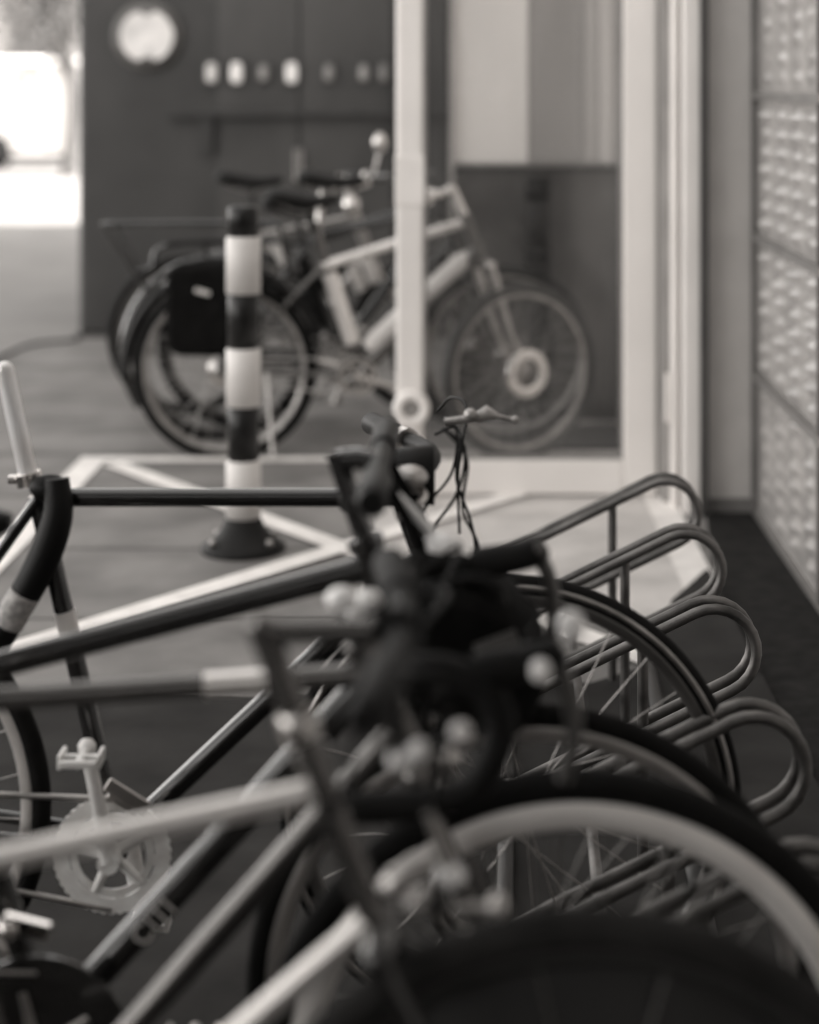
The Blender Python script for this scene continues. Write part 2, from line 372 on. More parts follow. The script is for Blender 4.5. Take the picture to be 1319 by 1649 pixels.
# ------------------------------------------------------------------ striped bollard
bz = F/538*1.0; c = P(392, 888, bz)
T = empty('striped_bollard', (c.x, bz, 0), 'black and white banded bollard with flared black rubber base', 'bollard')
blk = mat('bollard_black', .008, .35, spec=.35); wht = mat('bollard_white', .72, .45, amp=.08)
ys = [332, 380, 472, 560, 653, 740, 832]
for i in range(6):
    za, zb = P(0, ys[i+1], bz).z, P(0, ys[i], bz).z
    r = .047 if i == 0 else (.052 if i % 2 else .0465)
    q = MB(); pf = [(0, za), (r, za), (r, zb-.006), (r-.006, zb), (0, zb)]
    q.lathe(pf, (c.x, bz, 0), 'Z', 32)
    q.build('white_band' if i % 2 else 'black_band', wht if i % 2 else blk, T, T.location)
q = MB(); h = P(0, 832, bz).z
q.lathe([(.05, h+.002), (.056, h-.012), (.07, h*.62), (.10, h*.3), (.125, .02), (.125, .0), (0, 0), (0, h+.002)], (c.x, bz, 0), 'Z', 40)
q.build('base', mat('base_rubber', .008, .6, spec=.25), T, T.location)
for a in (215, 325, 35, 145):
    p = Vector((c.x+math.cos(R(a))*.103, bz+math.sin(R(a))*.103, .03))
    MB().lathe([(0, .02), (.009, .02), (.011, 0), (0, 0)], p, 'Z', 12).build('bolt', steel, T, T.location)
# dark post against the window
c2 = P(866, 600, 7.2)
T = empty('dark_post', (c2.x, 7.2, 0), 'dark banded post standing before the shop window behind the front wheel', 'bollard')
for a, b_, v, r in ((285, 322, .006, .05), (322, 398, .025, .045), (398, 425, .006, .05), (425, 432, .06, .046), (432, 460, .006, .05), (460, 690, .03, .043)):
    MB().lathe([(0, P(0, b_, 7.2).z), (r, P(0, b_, 7.2).z), (r, P(0, a, 7.2).z), (0, P(0, a, 7.2).z)], (c2.x, 7.2, 0), 'Z', 24).build('band', mat('post_%d' % a, v, .6, spec=.2), T, T.location)

# ------------------------------------------------------------------ bicycles
SPK = {}
def spoke_mesh(side, lean, r0, r1, m):
    key = (side, lean, round(r1, 3), m.name)
    if key not in SPK:
        q = MB(); a = lean*.75
        q.tube([(r0*math.cos(a), side*.030, r0*math.sin(a)), (r1, 0, 0)], .0012, 5)
        o = q.build('spoke', m); SPK[key] = o.data; bpy.data.objects.remove(o)
    return SPK[key]
def wheel(root, hub, Ro, tw, rim_h, tyre_m, rim_m, spoke_m, nsp=28, rot=0, hubr=.018, discr=0, rimw=.011, sidewall=None, roundrim=False):
    """the rim is the wheel's own mesh; tyre, hub and spokes hang below it"""
    Rt = Ro-tw/2; Rr = Ro-tw*.8
    if roundrim: prof_ = [(Rr-rim_h/2+math.cos(a)*rim_h/2, math.sin(a)*rimw*1.15) for a in [2*math.pi*i/16 for i in range(16)]]
    else: prof_ = None
    q = MB(); q.lathe(prof_ or [(Rr, rimw*.8), (Rr-.004, rimw), (Rr-rim_h*.75, rimw*.9), (Rr-rim_h, rimw*.45), (Rr-rim_h, -rimw*.45), (Rr-rim_h*.75, -rimw*.9), (Rr-.004, -rimw), (Rr, -rimw*.8)], n=96)
    W = q.build('wheel', rim_m, root); W.location = Vector(hub)-root.location; W.rotation_euler = (0, random.uniform(-.2, .2), rot)
    q = MB(); q.lathe([(Rt+math.cos(a)*tw/2, math.sin(a)*tw/2) for a in [2*math.pi*i/14 for i in range(14)]], n=96)
    q.build('tyre', tyre_m, W)
    if sidewall:
        q = MB(); q.lathe([(Rt-.004, -tw/2-.0006), (Rt+.004, -tw/2-.0002), (Rt+.004, -tw/2+.004), (Rt-.004, -tw/2+.004)], n=96)
        q.build('sidewall_line', sidewall, W)
    q = MB(); q.lathe([(0, -.052), (.007, -.052), (.007, -.036), (hubr+.012, -.034), (hubr+.012, -.030), (hubr, -.027), (hubr, .027), (hubr+.012, .030), (hubr+.012, .034), (.007, .036), (.007, .052), (0, .052)], n=24)
    q.build('hub', silver, W)
    if discr:
        q = MB(); q.lathe([(discr, -.050), (discr-.004, -.058), (discr*.62, -.058), (discr*.55, -.050), (discr*.55, -.040), (discr, -.040)], n=40)
        q.build('drum_ring', chrome, W)
    q = MB(); q.tube([(Rr-rim_h, 0, 0), (Rr-rim_h-.038, 0, 0)], .0032, 8); q.build('valve', plastic, W).rotation_euler = (0, -1.2, 0)
    for k in range(nsp):
        s = 1 if k % 2 else -1; l = 1 if (k//2) % 2 else -1
        o = bpy.data.objects.new('spoke', spoke_mesh(s, l, hubr+.010, Rr-rim_h+.003, spoke_m)); C.objects.link(o); o.parent = W
        o.rotation_euler = (0, 2*math.pi*k/nsp, 0)
    return W
def fork(root, HB, hub, m, w=.042, r=.012, rot=0, crown_r=.017, name='fork'):
    HB = Vector(HB); hub = Vector(hub); ax = (hub-HB); q = MB()
    lat = Vector((-math.sin(rot), math.cos(rot), 0))
    for s in (-1, 1):
        a = HB+lat*s*w; e = hub+lat*s*.050; d = ax.normalized()
        mid = a+(e-a)*.6+Vector((-.012, 0, 0)); up = a-d*.004
        q.tube(curve([up, a+(mid-a)*.5, mid, e], 5), [r*(1-.035*i) for i in range(16)], 12)
    q.tube([HB-lat*(w+.008), HB, HB+lat*(w+.008)], [crown_r*.85, crown_r, crown_r*.85], 12)
    q.ball(HB-lat*(w+.004), crown_r*.86, 12); q.ball(HB+lat*(w+.004), crown_r*.86, 12)
    return q.build(name, m, root, root.location)
def mk_frame(root, p, m, rt=.0145, rd=.0165, rs=.0145, rh=.018, nm='frame', tt=True):
    BB, ST, HT, HB, HR = (Vector(p[k]) for k in ('BB', 'ST', 'HT', 'HB', 'HR'))
    TH = Vector(p.get('TH', HT+(HB-HT)*.2)); DH = Vector(p.get('DH', HB+(HT-HB)*.2)); TS = Vector(p.get('TS', ST+(BB-ST)*.04))
    q = MB()
    if tt: q.tube([TS, TH], rt, 16)
    q.tube([BB, DH], rd, 16); q.tube([BB, ST], rs, 16); q.tube([HT, HB], rh, 16)
    d = (HT-HB).normalized()
    q.tube([HT-d*.010, HT+d*.004], rh+.003, 16); q.tube([HB-d*.004, HB+d*.010], rh+.003, 16)
    q.tube([BB-Vector((0, .035, 0)), BB+Vector((0, .035, 0))], .021, 18)
    for s in (-1, 1):
        a = Vector((0, s*.060, 0)); b = Vector((0, s*.018, 0)); k = Vector((0, s*.014, 0))
        q.tube([BB+b, BB+b+(HR-BB)*.25+Vector((0, s*.015, 0)), HR+a], [.012, .010, .008], 10)
        q.tube([TS+k, HR+a], [.008, .007], 10)
        q.box(HR+a, (.04, .005, .03))
    return q.build(nm, m, root, root.location)
def saddle(root, c, L=.27, W=.15, m=None, tilt=0):
    c = Vector(c); rings = []
    for i in range(11):
        t = i/10; x = -L/2+L*t
        w = W/2*(1-t)**.9*(1 if t > .12 else .75+t*2) + .019; h = .022+.016*(1-t); top = .012*math.cos(t*math.pi*1.5)
        if i in (0, 10): w *= .55; h *= .5
        ring = []
        for k in range(14):
            a = 2*math.pi*k/14; ring.append(c+Vector((x, w*math.cos(a), top+h*math.sin(a)*(1 if math.sin(a) > 0 else .8)+x*tilt)))
        rings.append(ring)
    S_ = MB().loft(rings).build('saddle', m or plastic, root, root.location)
    q = MB()
    for s in (-1, 1): q.tube(curve([c+Vector((-L*.38, s*.03, -.015)), c+Vector((-L*.1, s*.022, -.045)), c+Vector((L*.15, s*.02, -.045)), c+Vector((L*.42, s*.008, -.01))], 4), .0035, 6)
    q.build('saddle_rail', steel, S_, root.location)
    return S_
def crank(root, BB, ang, L=.17, ring_r=.085, ring_m=None, arm_m=None, side=-1, guard=False, pedal=True, slots=5, ring_y=.045):
    BB = Vector(BB); c = BB+Vector((0, side*ring_y, 0)); ring_m = ring_m or silver; bw_ = .80 if ring_m is not ring_pale else .73; arm_m = arm_m or silver
    q = MB(); d = Vector((math.cos(R(ang)), 0, math.sin(R(ang)))); o = Vector((0, side*.022, 0))
    q.tube([c+o, c+o+d*L*.5, c+o+d*L], [.015, .0105, .010], 12)
    q.tube([c-o*.2, c+o*1.5], .016, 14); q.ball(c+o+d*L, .014, 10)
    q.tube([BB-Vector((0, side*.06, 0)), BB-Vector((0, side*.06, 0))-d*L], [.016, .012], 12)
    q.tube([BB-Vector((0, side*.06, 0)), BB+Vector((0, side*.06, 0))], .009, 10)
    for k in range(5):
        a = R(ang)+2*math.pi*k/5; q.tube([c, c+Vector((math.cos(a), 0, math.sin(a)))*ring_r*.68], [.009, .006], 8)
    K_ = q.build('crank', arm_m, root, root.location)
    # toothed ring with slots: outer and inner band joined by short bridges
    q = MB(); nt_ = 42; y = side*.001
    out = []
    for i in range(nt_*2):
        a = math.pi*i/nt_; out.append((ring_r*(1.0 if i % 2 else .965), a))
    def ann(ro, ri, th, a0=0, a1=2*math.pi, n=84, teeth=False):
        vs = []; fs = []
        for i in range(n+1):
            a = a0+(a1-a0)*i/n; r_o = ro*(1 if (i % 2 or not teeth) else .972)
            for rr, yy in ((r_o, -th), (r_o, th), (ri, th), (ri, -th)):
                vs.append(c+Vector((rr*math.cos(a), yy, rr*math.sin(a))))
        for i in range(n):
            for k in range(4):
                l = (k+1) % 4; fs.append((i*4+k, i*4+l, i*4+4+l, i*4+4+k))
        q._add(vs, fs, False)
    ann(ring_r, ring_r*bw_, .0022, teeth=True)
    if guard: ann(ring_r*1.06, ring_r*.2, .003, n=60)
    else:
        ann(ring_r*.70, ring_r*.58, .002, n=60)
        for k in range(slots*2): a = R(ang)+math.pi*k/slots; ann(ring_r*.80, ring_r*.69, .0018, a-.12, a+.12, 4)
    q.build('chainring', ring_m, K_, root.location)
    if pedal:
        for sg, base in ((1, c+o+d*L), (-1, BB-Vector((0, side*.06, 0))-d*L)):
            q = MB(); pc = base+Vector((0, side*sg*.038, 0))
            q.tube([base, pc+Vector((0, side*sg*.028, 0))], .006, 8)
            q.box(pc+Vector((.027, 0, 0)), (.006, .042, .020)).box(pc-Vector((.027, 0, 0)), (.006, .042, .020))
            for yy in (-.025, .0): q.box(pc+Vector((0, yy, 0)), (.052, .009, .010))
            q.build('pedal', arm_m, K_, root.location, bevel=.002)
    return K_
def chain(root, BB, HR, r0, r1, side=-1):
    BB = Vector(BB)+Vector((0, side*.045, 0)); HR = Vector(HR)+Vector((0, side*.045, 0)); q = MB()
    for s in (1, -1): q.tube([BB+Vector((0, 0, s*r0)), HR+Vector((0, 0, s*r1))], .0045, 6)
    q.build('chain', steel, root, root.location)
    q = MB(); q.lathe([(.006, -.012), (r1*.7, -.010), (r1, 0), (r1, .004), (.006, .012)], HR, n=28)
    q.build('sprocket', steel, root, root.location)
def flatbar(root, c, half, sweep, m, grip_m, rise=0, lever=True, gl=.12, fwd=0):
    c = Vector(c); q = MB(); pts = [c+Vector((-sweep, -half, rise)), c+Vector((-sweep*.5, -half*.6, rise)), c+Vector((fwd, -half*.2, 0)), c+Vector((fwd, half*.2, 0)), c+Vector((-sweep*.5, half*.6, rise)), c+Vector((-sweep, half, rise))]
    q.tube(curve(pts, 5), .0125, 14); H = q.build('handlebar', m, root, root.location)
    for s in (0, -1):
        e = pts[s]; d = (pts[1]-pts[0]).normalized() if s == 0 else (pts[-2]-pts[-1]).normalized()
        q = MB(); q.tube([e-d*.004, e+d*.006, e+d*gl*.5, e+d*gl-d*.01, e+d*gl], [.013, .018, .0165, .018, .016], 14)
        q.build('grip', grip_m, H, root.location)
        if lever:
            q = MB(); b = e+d*(gl+.03)
            q.tube([b-d*.012, b+d*.012], .019, 12); q.ball(b+Vector((.02, 0, -.006)), .014)
            q.tube(curve([b+Vector((.025, 0, -.008)), b+Vector((.05, 0, -.018))-d*.035, b+Vector((.045, 0, -.03))-d*.10], 4), [.007, .007, .007, .006, .006, .005, .005, .005, .006], 8)
            q.build('brake_lever', silver, H, root.location)
    return H
def dropbar(root, c, half, reach, drop, m, hood_m, lever_m):
    c = Vector(c); q = MB(); H = None; ends = []
    tops = [c+Vector((0, -half, 0)), c+Vector((0, half, 0))]
    q.tube(curve([c+Vector((0, -half+.03, 0)), c, c+Vector((0, half-.03, 0))], 4), .0145, 14)
    for s in (-1, 1):
        e = c+Vector((0, s*half, 0)); k = Vector((0, s*.006, 0))
        pts = [c+Vector((0, s*(half-.035), 0)), e+Vector((.012, -s*.006, 0)), e+Vector((reach*.55, 0, -.002)), e+Vector((reach*.92, 0, -drop*.18))+k, e+Vector((reach, 0, -drop*.5))+k, e+Vector((reach*.72, 0, -drop*.88))+k, e+Vector((reach*.2, 0, -drop))+k, e+Vector((-.05, 0, -drop*1.03))+k]
        q.tube(curve(pts, 5), .0155, 14)
    H = q.build('handlebar', m, root, root.location)
    for s in (-1, 1):
        e = c+Vector((0, s*half, 0))
        q = MB(); q.tube(curve([e+Vector((reach*.75, 0, .0)), e+Vector((reach*1.1, 0, .004)), e+Vector((reach*1.45, 0, .012)), e+Vector((reach*1.62, 0, .022))], 4), [.016, .018, .019, .019, .019, .018, .018, .018, .018, .018, .016, .014, .010], 12)
        q.build('brake_hood', hood_m, H, root.location)
        q = MB(); q.tube(curve([e+Vector((reach*1.5, 0, .02)), e+Vector((reach*1.68, 0, -.02)), e+Vector((reach*1.72, 0, -.065)), e+Vector((reach*1.62, 0, -.105))], 4), [.009]*7+[.008]*6, 8)
        q.ball(e+Vector((reach*1.52, -s*.004, .016)), .013)
        q.build('brake_lever', lever_m, H, root.location)
    return H
def caliper(root, c, m, sc=1):
    c = Vector(c); q = MB()
    for s in (-1, 1):
        q.tube(curve([c+Vector((.012, 0, .018*sc)), c+Vector((.008, s*.028*sc, .008*sc)), c+Vector((.006, s*.036*sc, -.018*sc)), c+Vector((.004, s*.020*sc, -.042*sc))], 4), [.009*sc]*5+[.008*sc]*8, 10)
    q.ball(c+Vector((.014, 0, .018*sc)), .014*sc); q.tube([c+Vector((-.03, 0, .012)), c+Vector((.03, 0, .012))], .006*sc, 8)
    q.tube([c+Vector((.006, -.034*sc, .0)), c+Vector((.02, -.050*sc, .034*sc))], .007*sc, 8)
    q.box(c+Vector((.004, -.020*sc, -.045*sc)), (.045*sc, .010*sc, .012*sc))
    return q.build('brake_caliper', m, root, root.location, bevel=.001)
def cables(root, paths, m=None, r=.0024):
    for p in paths: MB().tube(curve([Vector(x) for x in p], 8), r, 6).build('cable', m or plastic, root, root.location)
def text_part(s, size, m, parent, loc, rot, off):
    cu = bpy.data.curves.new('t', 'FONT'); cu.body = s; cu.size = size; cu.extrude = .0006; cu.align_x = 'CENTER'; cu.align_y = 'CENTER'
    o = bpy.data.objects.new('t', cu); C.objects.link(o); bpy.context.view_layer.update()
    me = bpy.data.meshes.new_from_object(o.evaluated_get(bpy.context.evaluated_depsgraph_get())); bpy.data.objects.remove(o)
    me.materials.clear(); me.materials.append(m); q = bpy.data.objects.new('lettering', me); C.objects.link(q); q.parent = parent
    q.location = Vector(loc)-Vector(off); q.rotation_euler = rot; return q
def G(p, d): return P(p[0], p[1], d)
spk_dark = mat('spoke_steel', .22, .35, .9)
FG = 'bicycles parked side by side in the rack'
BGp = 'bicycles parked together by the kiosk'

# ---- bike A: black frame, bare chrome seat post
d = F/1097
pa = {k: G(v_, d) for k, v_ in dict(HF=(822, 1298), HR=(-290, 1298), BB=(190, 1355), ST=(60, 797), HT=(644, 782), HB=(698, 930), TH=(650, 801), DH=(682, 893), TS=(63, 801)).items()}
A = empty('bicycle', (pa['BB'].x, d, 0), 'black level-framed bicycle with bare chrome seat post and silver chainring, farthest in the rack', 'bicycle', FG)
mk_frame(A, pa, black_paint, rt=.0135, rd=.016, rs=.0145, rh=.020)
fork(A, pa['HB'], pa['HF'], black_paint)
wheel(A, pa['HF'], .340, .030, .020, rubber, rim_dark, steel, sidewall=steel)
wheel(A, pa['HR'], .340, .030, .020, rubber, rim_silver, steel)
q = MB(); a, b_ = G((47, 772), d), G((8, 596), d); q.tube([a, b_], .0135, 18); q.ball(b_, .0132, 14); q.build('seat_post', mat('polished_alloy', .97, .35, .3), A, A.location)
q = MB(); ax = (b_-a).normalized(); q.tube([a-ax*.008, a+ax*.010], .0195, 18); q.tube([a+Vector((-.03, 0, 0)), a+Vector((.012, 0, 0))], .007, 8); q.build('seat_clamp', chrome, A, A.location)
q = MB(); lk = curve([G((92, 770), d-.03), G((93, 830), d-.035), G((70, 900), d-.035), G((30, 975), d-.035), (G((-12, 1050), d-.035))], 6)
q.tube(lk, [.018+.006*math.sin(i/24*math.pi) for i in range(25)], 12); q.ball(G((80, 785), d-.02), .028, 14, (1.1, .7, .7)); q.build('cable_lock', plastic, A, A.location)
q = MB(); e1, e2 = G((40, 955), d-.0375), G((12, 1005), d-.0375); q.tube([e1, e2], .0232, 14); q.build('lock_sticker', mat('sticker_pale', .42, .5, amp=.6, scale=70), A, A.location)
q = MB(); bb, st = pa['BB'], pa['ST']; q.tube([st.lerp(bb, .335), st.lerp(bb, .405)], .0153, 16); q.build('reflective_band', mat('band_white', .85, .3, amp=.05), A, A.location)
crank(A, pa['BB'], 101, .165, .086, ring_pale, ring_pale)
q = MB(); pc = G((205, 1283), d-.055); q.box(pc, (.07, .006, .022), Matrix.Rotation(R(32), 3, 'Y')).box(pc+Vector((-.008, .012, -.012)), (.05, .012, .014), Matrix.Rotation(R(32), 3, 'Y')); q.build('front_derailleur', silver, A, A.location, bevel=.003)
chain(A, pa['BB'], pa['HR'], .08, .045)
hb = G((690, 738), d)
q = MB(); q.tube([pa['HT'], G((634, 764), d)], .0135, 14); q.tube([G((634, 764), d), G((655, 746), d), hb], [.014, .014, .015], 14); q.build('stem', black_paint, A, A.location)
H = flatbar(A, hb, .28, .10, plastic, plastic)
q = MB(); lc = G((660, 765), d-.10); q.lathe([(0, -.045), (.03, -.04), (.040, -.01), (.042, .035), (0, .035)], lc, 'X', 20); q.tube([lc, lc+Vector((-.03, .02, .03))], .01, 8); q.build('headlamp', plastic, A, A.location)
q = MB(); q.ball(G((662, 768), d-.16), .024, 16, (1, 1, .7)); q.build('bell', steel, A, A.location)
q = MB(); q.tube([G((766, 674), d), G((785, 664), d), G((800, 670), d)], [.008, .011, .005], 10); q.tube([G((800, 670), d), G((828, 676), d)], [.0035, .003], 8); q.ball(G((758, 668), d-.01), .010).ball(G((829, 676), d), .006); q.tube([G((716, 680), d), G((770, 672), d)], .006, 8); q.build('shift_lever', mat('worn_lever', .4, .35, .6, amp=.5, scale=50), A, A.location)
cables(A, [[G((712, 690), d-.12), G((748, 720), d-.1), G((738, 790), d-.05), G((700, 850), d-.03), G((690, 900), d-.02)],
           [G((716, 672), d+.1), G((742, 700), d+.05), G((735, 770), d), G((758, 840), d), G((764, 900), d+.02), G((730, 1000), d)],
           [G((700, 700), d), G((735, 690), d), G((728, 760), d), G((690, 810), d-.03), G((672, 840), d-.03)],
           [G((716, 690), d-.18), G((752, 740), d-.12), G((745, 820), d-.06), G((770, 890), d-.02), G((720, 960), d)],
           [G((706, 660), d+.2), G((728, 640), d+.15), G((752, 660), d+.1), G((738, 760), d+.03), G((740, 860), d)]])
caliper(A, G((726, 950), d-.01), silver, .8)

# ---- bike B: black sloping frame with lettering
d = F/1364
pb = {k: G(v_, d) for k, v_ in dict(HF=(857, 1594), HR=(-507, 1594), BB=(75, 1658), ST=(-112, 1060), HT=(588, 870), HB=(648, 1075), TH=(602, 912), DH=(635, 1050), TS=(-105, 1098)).items()}
A = empty('bicycle', (pb['BB'].x, d, 0), 'black bicycle with steeply sloping top tube and pale lettering on its down tube', 'bicycle', FG)
mk_frame(A, pb, dark_paint, rt=.0155, rd=.0195, rs=.0155, rh=.019)
fork(A, pb['HB'], pb['HF'], dark_paint)
wheel(A, pb['HF'], .338, .028, .021, rubber, mat('rim_alloy', .5, .35, .85), spk_dark)
wheel(A, pb['HR'], .338, .028, .021, rubber, rim_silver, steel)
crank(A, pb['BB'], -40, .165, .103, mat('guard_black', .02, .25, coat=.5), steel, guard=True)
chain(A, pb['BB'], pb['HR'], .09, .045)
q = MB(); pc = G((42, 1492), d-.05); q.box(pc, (.058, .012, .020), Matrix.Rotation(R(14), 3, 'Y')).ball(pc+Vector((-.02, 0, -.002)), .014); q.tube([pc, pc+Vector((-.035, .045, -.02))], .007, 8); q.build('front_derailleur', chrome, A, A.location, bevel=.003)
q = MB(); q.tube([pb['HT'], G((540, 728), d)], .0125, 16); q.tube([G((543, 742), d), G((575, 738), d), G((612, 745), d)], .013, 12); q.build('stem', black_paint, A, A.location)
flatbar(A, G((612, 745), d), .2, .0, plastic, plastic, lever=False)
ang = math.atan2(pb['DH'].z-pb['BB'].z, pb['DH'].x-pb['BB'].x)
tc = pb['BB'].lerp(pb['DH'], (248-75)/(635-75)); nrm = Vector((math.sin(ang), 0, -math.cos(ang)))
text_part('CITI', .034, mat('decal_pale', .7, .5), A, tc+Vector((0, -.0196, 0))+nrm*.004, (R(90), -ang, 0), A.location)
saddle(A, pb['ST']+Vector((-.04, 0, .16))); q = MB(); q.tube([pb['ST'], pb['ST']+Vector((-.035, 0, .13))], .0135, 12); q.build('seat_post', silver, A, A.location)
caliper(A, G((668, 1098), d-.0), silver, .9)

q = MB(); rings = []
for t, k in ((0, .86), (.06, .97), (.5, 1.03), (.94, .97), (1, .86)):
    y = d-.09+.20*t; rings.append([])
    for i in range(28):
        a = 2*math.pi*i/28; ca, sa = math.cos(a), math.sin(a); e = .5
        rings[-1].append(G((755, 1035), d)+Vector((k*(.088+.008*math.sin(5*a+t*9))*math.copysign(abs(ca)**.8, ca)-.03*sa*.3, y-d, k*(.078+.007*math.sin(4*a+t*14))*math.copysign(abs(sa)**.8, sa)-.012*ca)))
q2 = MB(); q2.ball(G((712, 880), d-.03), .021, 16, (1.25, 1, .75)).ball(G((748, 900), d-.02), .012, 12, (1.2, 1, .7)); q2.tube([G((640, 800), d-.03), G((690, 850), d-.03), G((712, 893), d-.03)], .006, 8); q2.build('bell', mat('glint_pale', .95, .3, .05), A, A.location)  # chrome glint put into the near-white colour
HBG = q.loft(rings).build('handlebar_bag', cloth, A, A.location)
q = MB()
for yy in (-.04, .07): MB().tube([G((612, 745), d)+Vector((0, yy, 0)), G((700, 900), d)+Vector((0, yy, 0)), G((720, 960), d)+Vector((0, yy, 0))], .007, 8).build('strap', cloth, HBG, A.location)
q = MB(); q.box(G((800, 1040), d-.10), (.05, .006, .02), Matrix.Rotation(R(-20), 3, 'Y')); q.build('reflector', mat('reflector_grey', .10, .3), HBG, A.location)
# ---- bike C: grey frame, drop bars, deep silver rim
d = F/1530
pc_ = {k: G(v_, d) for k, v_ in dict(HF=(930, 1761), HR=(-610, 1761), BB=(42, 1846), ST=(-175, 1112), HT=(582, 1035), HB=(672, 1225), TH=(606, 1085), DH=(650, 1165), TS=(-172, 1137)).items()}
A = empty('bicycle', (pc_['BB'].x, d, 0), 'grey road bicycle with black-taped drop handlebars and wide bright silver front rim', 'bicycle', FG)
Fm = mk_frame(A, pc_, mid_paint, rt=.0125, rd=.0155, rs=.0145, rh=.0175)
q = MB(); a, b_ = pc_['TS'], pc_['TH']; t1, t2 = (330+172)/(606+172), (432+172)/(606+172); q.tube([a.lerp(b_, t1), a.lerp(b_, t2)], .0131, 16); q.build('top_tube_band', light_paint, A, A.location)
fork(A, pc_['HB'], pc_['HF'], mid_paint)
wheel(A, pc_['HF'], .342, .034, .036, rubber, mat('rim_bright', .95, .38, .25, amp=.06, scale=12), spk_dark, rimw=.012, roundrim=True)
wheel(A, pc_['HR'], .342, .034, .036, rubber, rim_silver, steel, rimw=.012)
crank(A, pc_['BB'], 200, .17, .10, silver, silver)
chain(A, pc_['BB'], pc_['HR'], .095, .04)
q = MB(); q.tube([pc_['HT'], G((552, 968), d)], .0125, 14); q.tube([G((545, 975), d), G((600, 972), d), G((648, 985), d)], [.015, .012, .017], 14); q.build('stem', black_paint, A, A.location)
q = MB(); q.ball(G((552, 966), d-.014), .016, 16, (1.2, 1, .9)).ball(G((572, 985), d-.018), .012).ball(G((594, 966), d-.020), .014, 14, (1.2, 1, .8)); q.build('stem_bolt', mat('bolt_glint', .98, .25, .1, coat=.5), A, A.location)  # bolt highlights painted as a near-white base colour
dropbar(A, G((648, 985), d), .19, .098, .125, tape, tape, mat('lever_grey', .10, .35, .6))
for cp, r_ in (((920, 1008), .013), ((871, 1080), .010)):
    q = MB(); q.lathe([(0, -.012), (r_*.8, -.010), (r_, -.004), (r_, .006), (0, .006)], G(cp, d-.215), n=20); q.build('lever_cap', mat('glint_pale', .95, .3, .05), A, A.location)  # lever caps share the painted glint colour
saddle(A, pc_['ST']+Vector((-.04, 0, .17))); q = MB(); q.tube([pc_['ST'], pc_['ST']+Vector((-.035, 0, .14))], .0135, 12); q.build('seat_post', silver, A, A.location)
caliper(A, G((700, 1240), d-.0), steel, .8)
cables(A, [[G((640, 960), d-.16), G((760, 930), d-.17), G((850, 960), d-.18), G((880, 990), d-.19)], [G((648, 950), d+.1), G((740, 880), d+.12), G((690, 1000), d), G((680, 1150), d), G((690, 1205), d)],
           [G((870, 1000), d-.19), G((800, 1080), d-.12), G((700, 1120), d-.04), G((690, 1205), d)]])

# ---- bike D: pale frame nearest the camera
d = F/1850
pd = {k: G(v_, d) for k, v_ in dict(HF=(945, 2082), HR=(-930, 2082), BB=(-240, 2195), ST=(-470, 1480), HT=(497, 1205), HB=(612, 1505), TH=(520, 1272), DH=(596, 1484), TS=(-465, 1482)).items()}
A = empty('bicycle', (pd['BB'].x, d, 0), 'pale grey bicycle nearest the camera with light top and down tubes and flat black bars', 'bicycle', FG)
mk_frame(A, pd, light_paint, rt=.0110, rd=.0120, rs=.0145, rh=.006)
q = MB(); a, b_ = pd['HT'], pd['HB']; q.tube([a, b_], .0130, 18).tube([a, a.lerp(b_, .07)], .0158, 18).tube([b_, b_.lerp(a, .07)], .0158, 18); q.build('head_tube', mid_paint, A, A.location)
q = MB(); a, b_ = pd['HT'], pd['HB']
fork(A, pd['HB'], pd['HF'], dark_paint, r=.0125)
W = wheel(A, pd['HF'], .335, .036, .018, mat('mottled_rubber', .02, .8, amp=.5, scale=20, spec=.2), mat('rim_matte', .02, .6), spk_dark, nsp=32)  # mottled near-black tyre, toned close to the disc inside it
q = MB(); q.lathe([(.026, -.006), (.18, -.003), (.300, -.001), (.300, .001), (.18, .001), (.026, .001)], n=64); q.build('dark_disc', mat('disc_black', .018, .8, amp=.35, scale=5), W)  # dark disc added among the spokes, darkens the wheel's inside
wheel(A, pd['HR'], .335, .032, .018, rubber, rim_dark, mat('spoke_black', .04, .3, .5))
crank(A, pd['BB'], 150, .17, .09, steel, steel); chain(A, pd['BB'], pd['HR'], .085, .04)
q = MB(); q.tube([G((497, 1205), d), G((418, 1000), d)], .0135, 16); q.tube([G((412, 1012), d), G((450, 1018), d), G((600, 1014), d)], [.014, .0115, .0115], 14); q.build('stem', mid_paint, A, A.location)
q = MB(); q.tube([G((600, 1014), d), G((640, 1014), d)], .0122, 14).tube([G((640, 1014), d-.022), G((640, 1014), d+.022)], .018, 16); q.build('stem_clamp', tape, A, A.location)
q = MB(); a = G((480, 1165), d); ax = (G((418, 1000), d)-a).normalized(); q.tube([a-ax*.012, a-ax*.004, a+ax*.006, a+ax*.012], [.017, .0185, .0185, .014], 18); q.build('headset_nut', silver, A, A.location)
H = flatbar(A, G((648, 1014), d), .22, .02, tape, tape, lever=False)
q = MB(); q.tube([G((640, 1222), d-.05), G((684, 1206), d-.06)], .006, 12); q.ball(G((642, 1222), d-.05), .010).ball(G((676, 1209), d-.06), .009); q.build('brake_lever', mat('glint_pale', .95, .3, .05), H, A.location)  # near-white colour stands for the metal's highlight
q = MB(); q.tube([G((684, 1206), d-.06), G((742, 1180), d-.07)], .004, 10).tube([G((640, 1222), d-.05), G((640, 1090), d-.10)], .005, 8); q.build('lever_arm', plastic, H, A.location)
MB().ball(G((742, 1180), d-.07), .009).build('lever_knob', mat('glint_pale', .95, .3, .05), H, A.location)
saddle(A, pd['ST']+Vector((-.04, 0, .15))); q = MB(); q.tube([pd['ST'], pd['ST']+Vector((-.035, 0, .12))], .0135, 12); q.build('seat_post', silver, A, A.location)
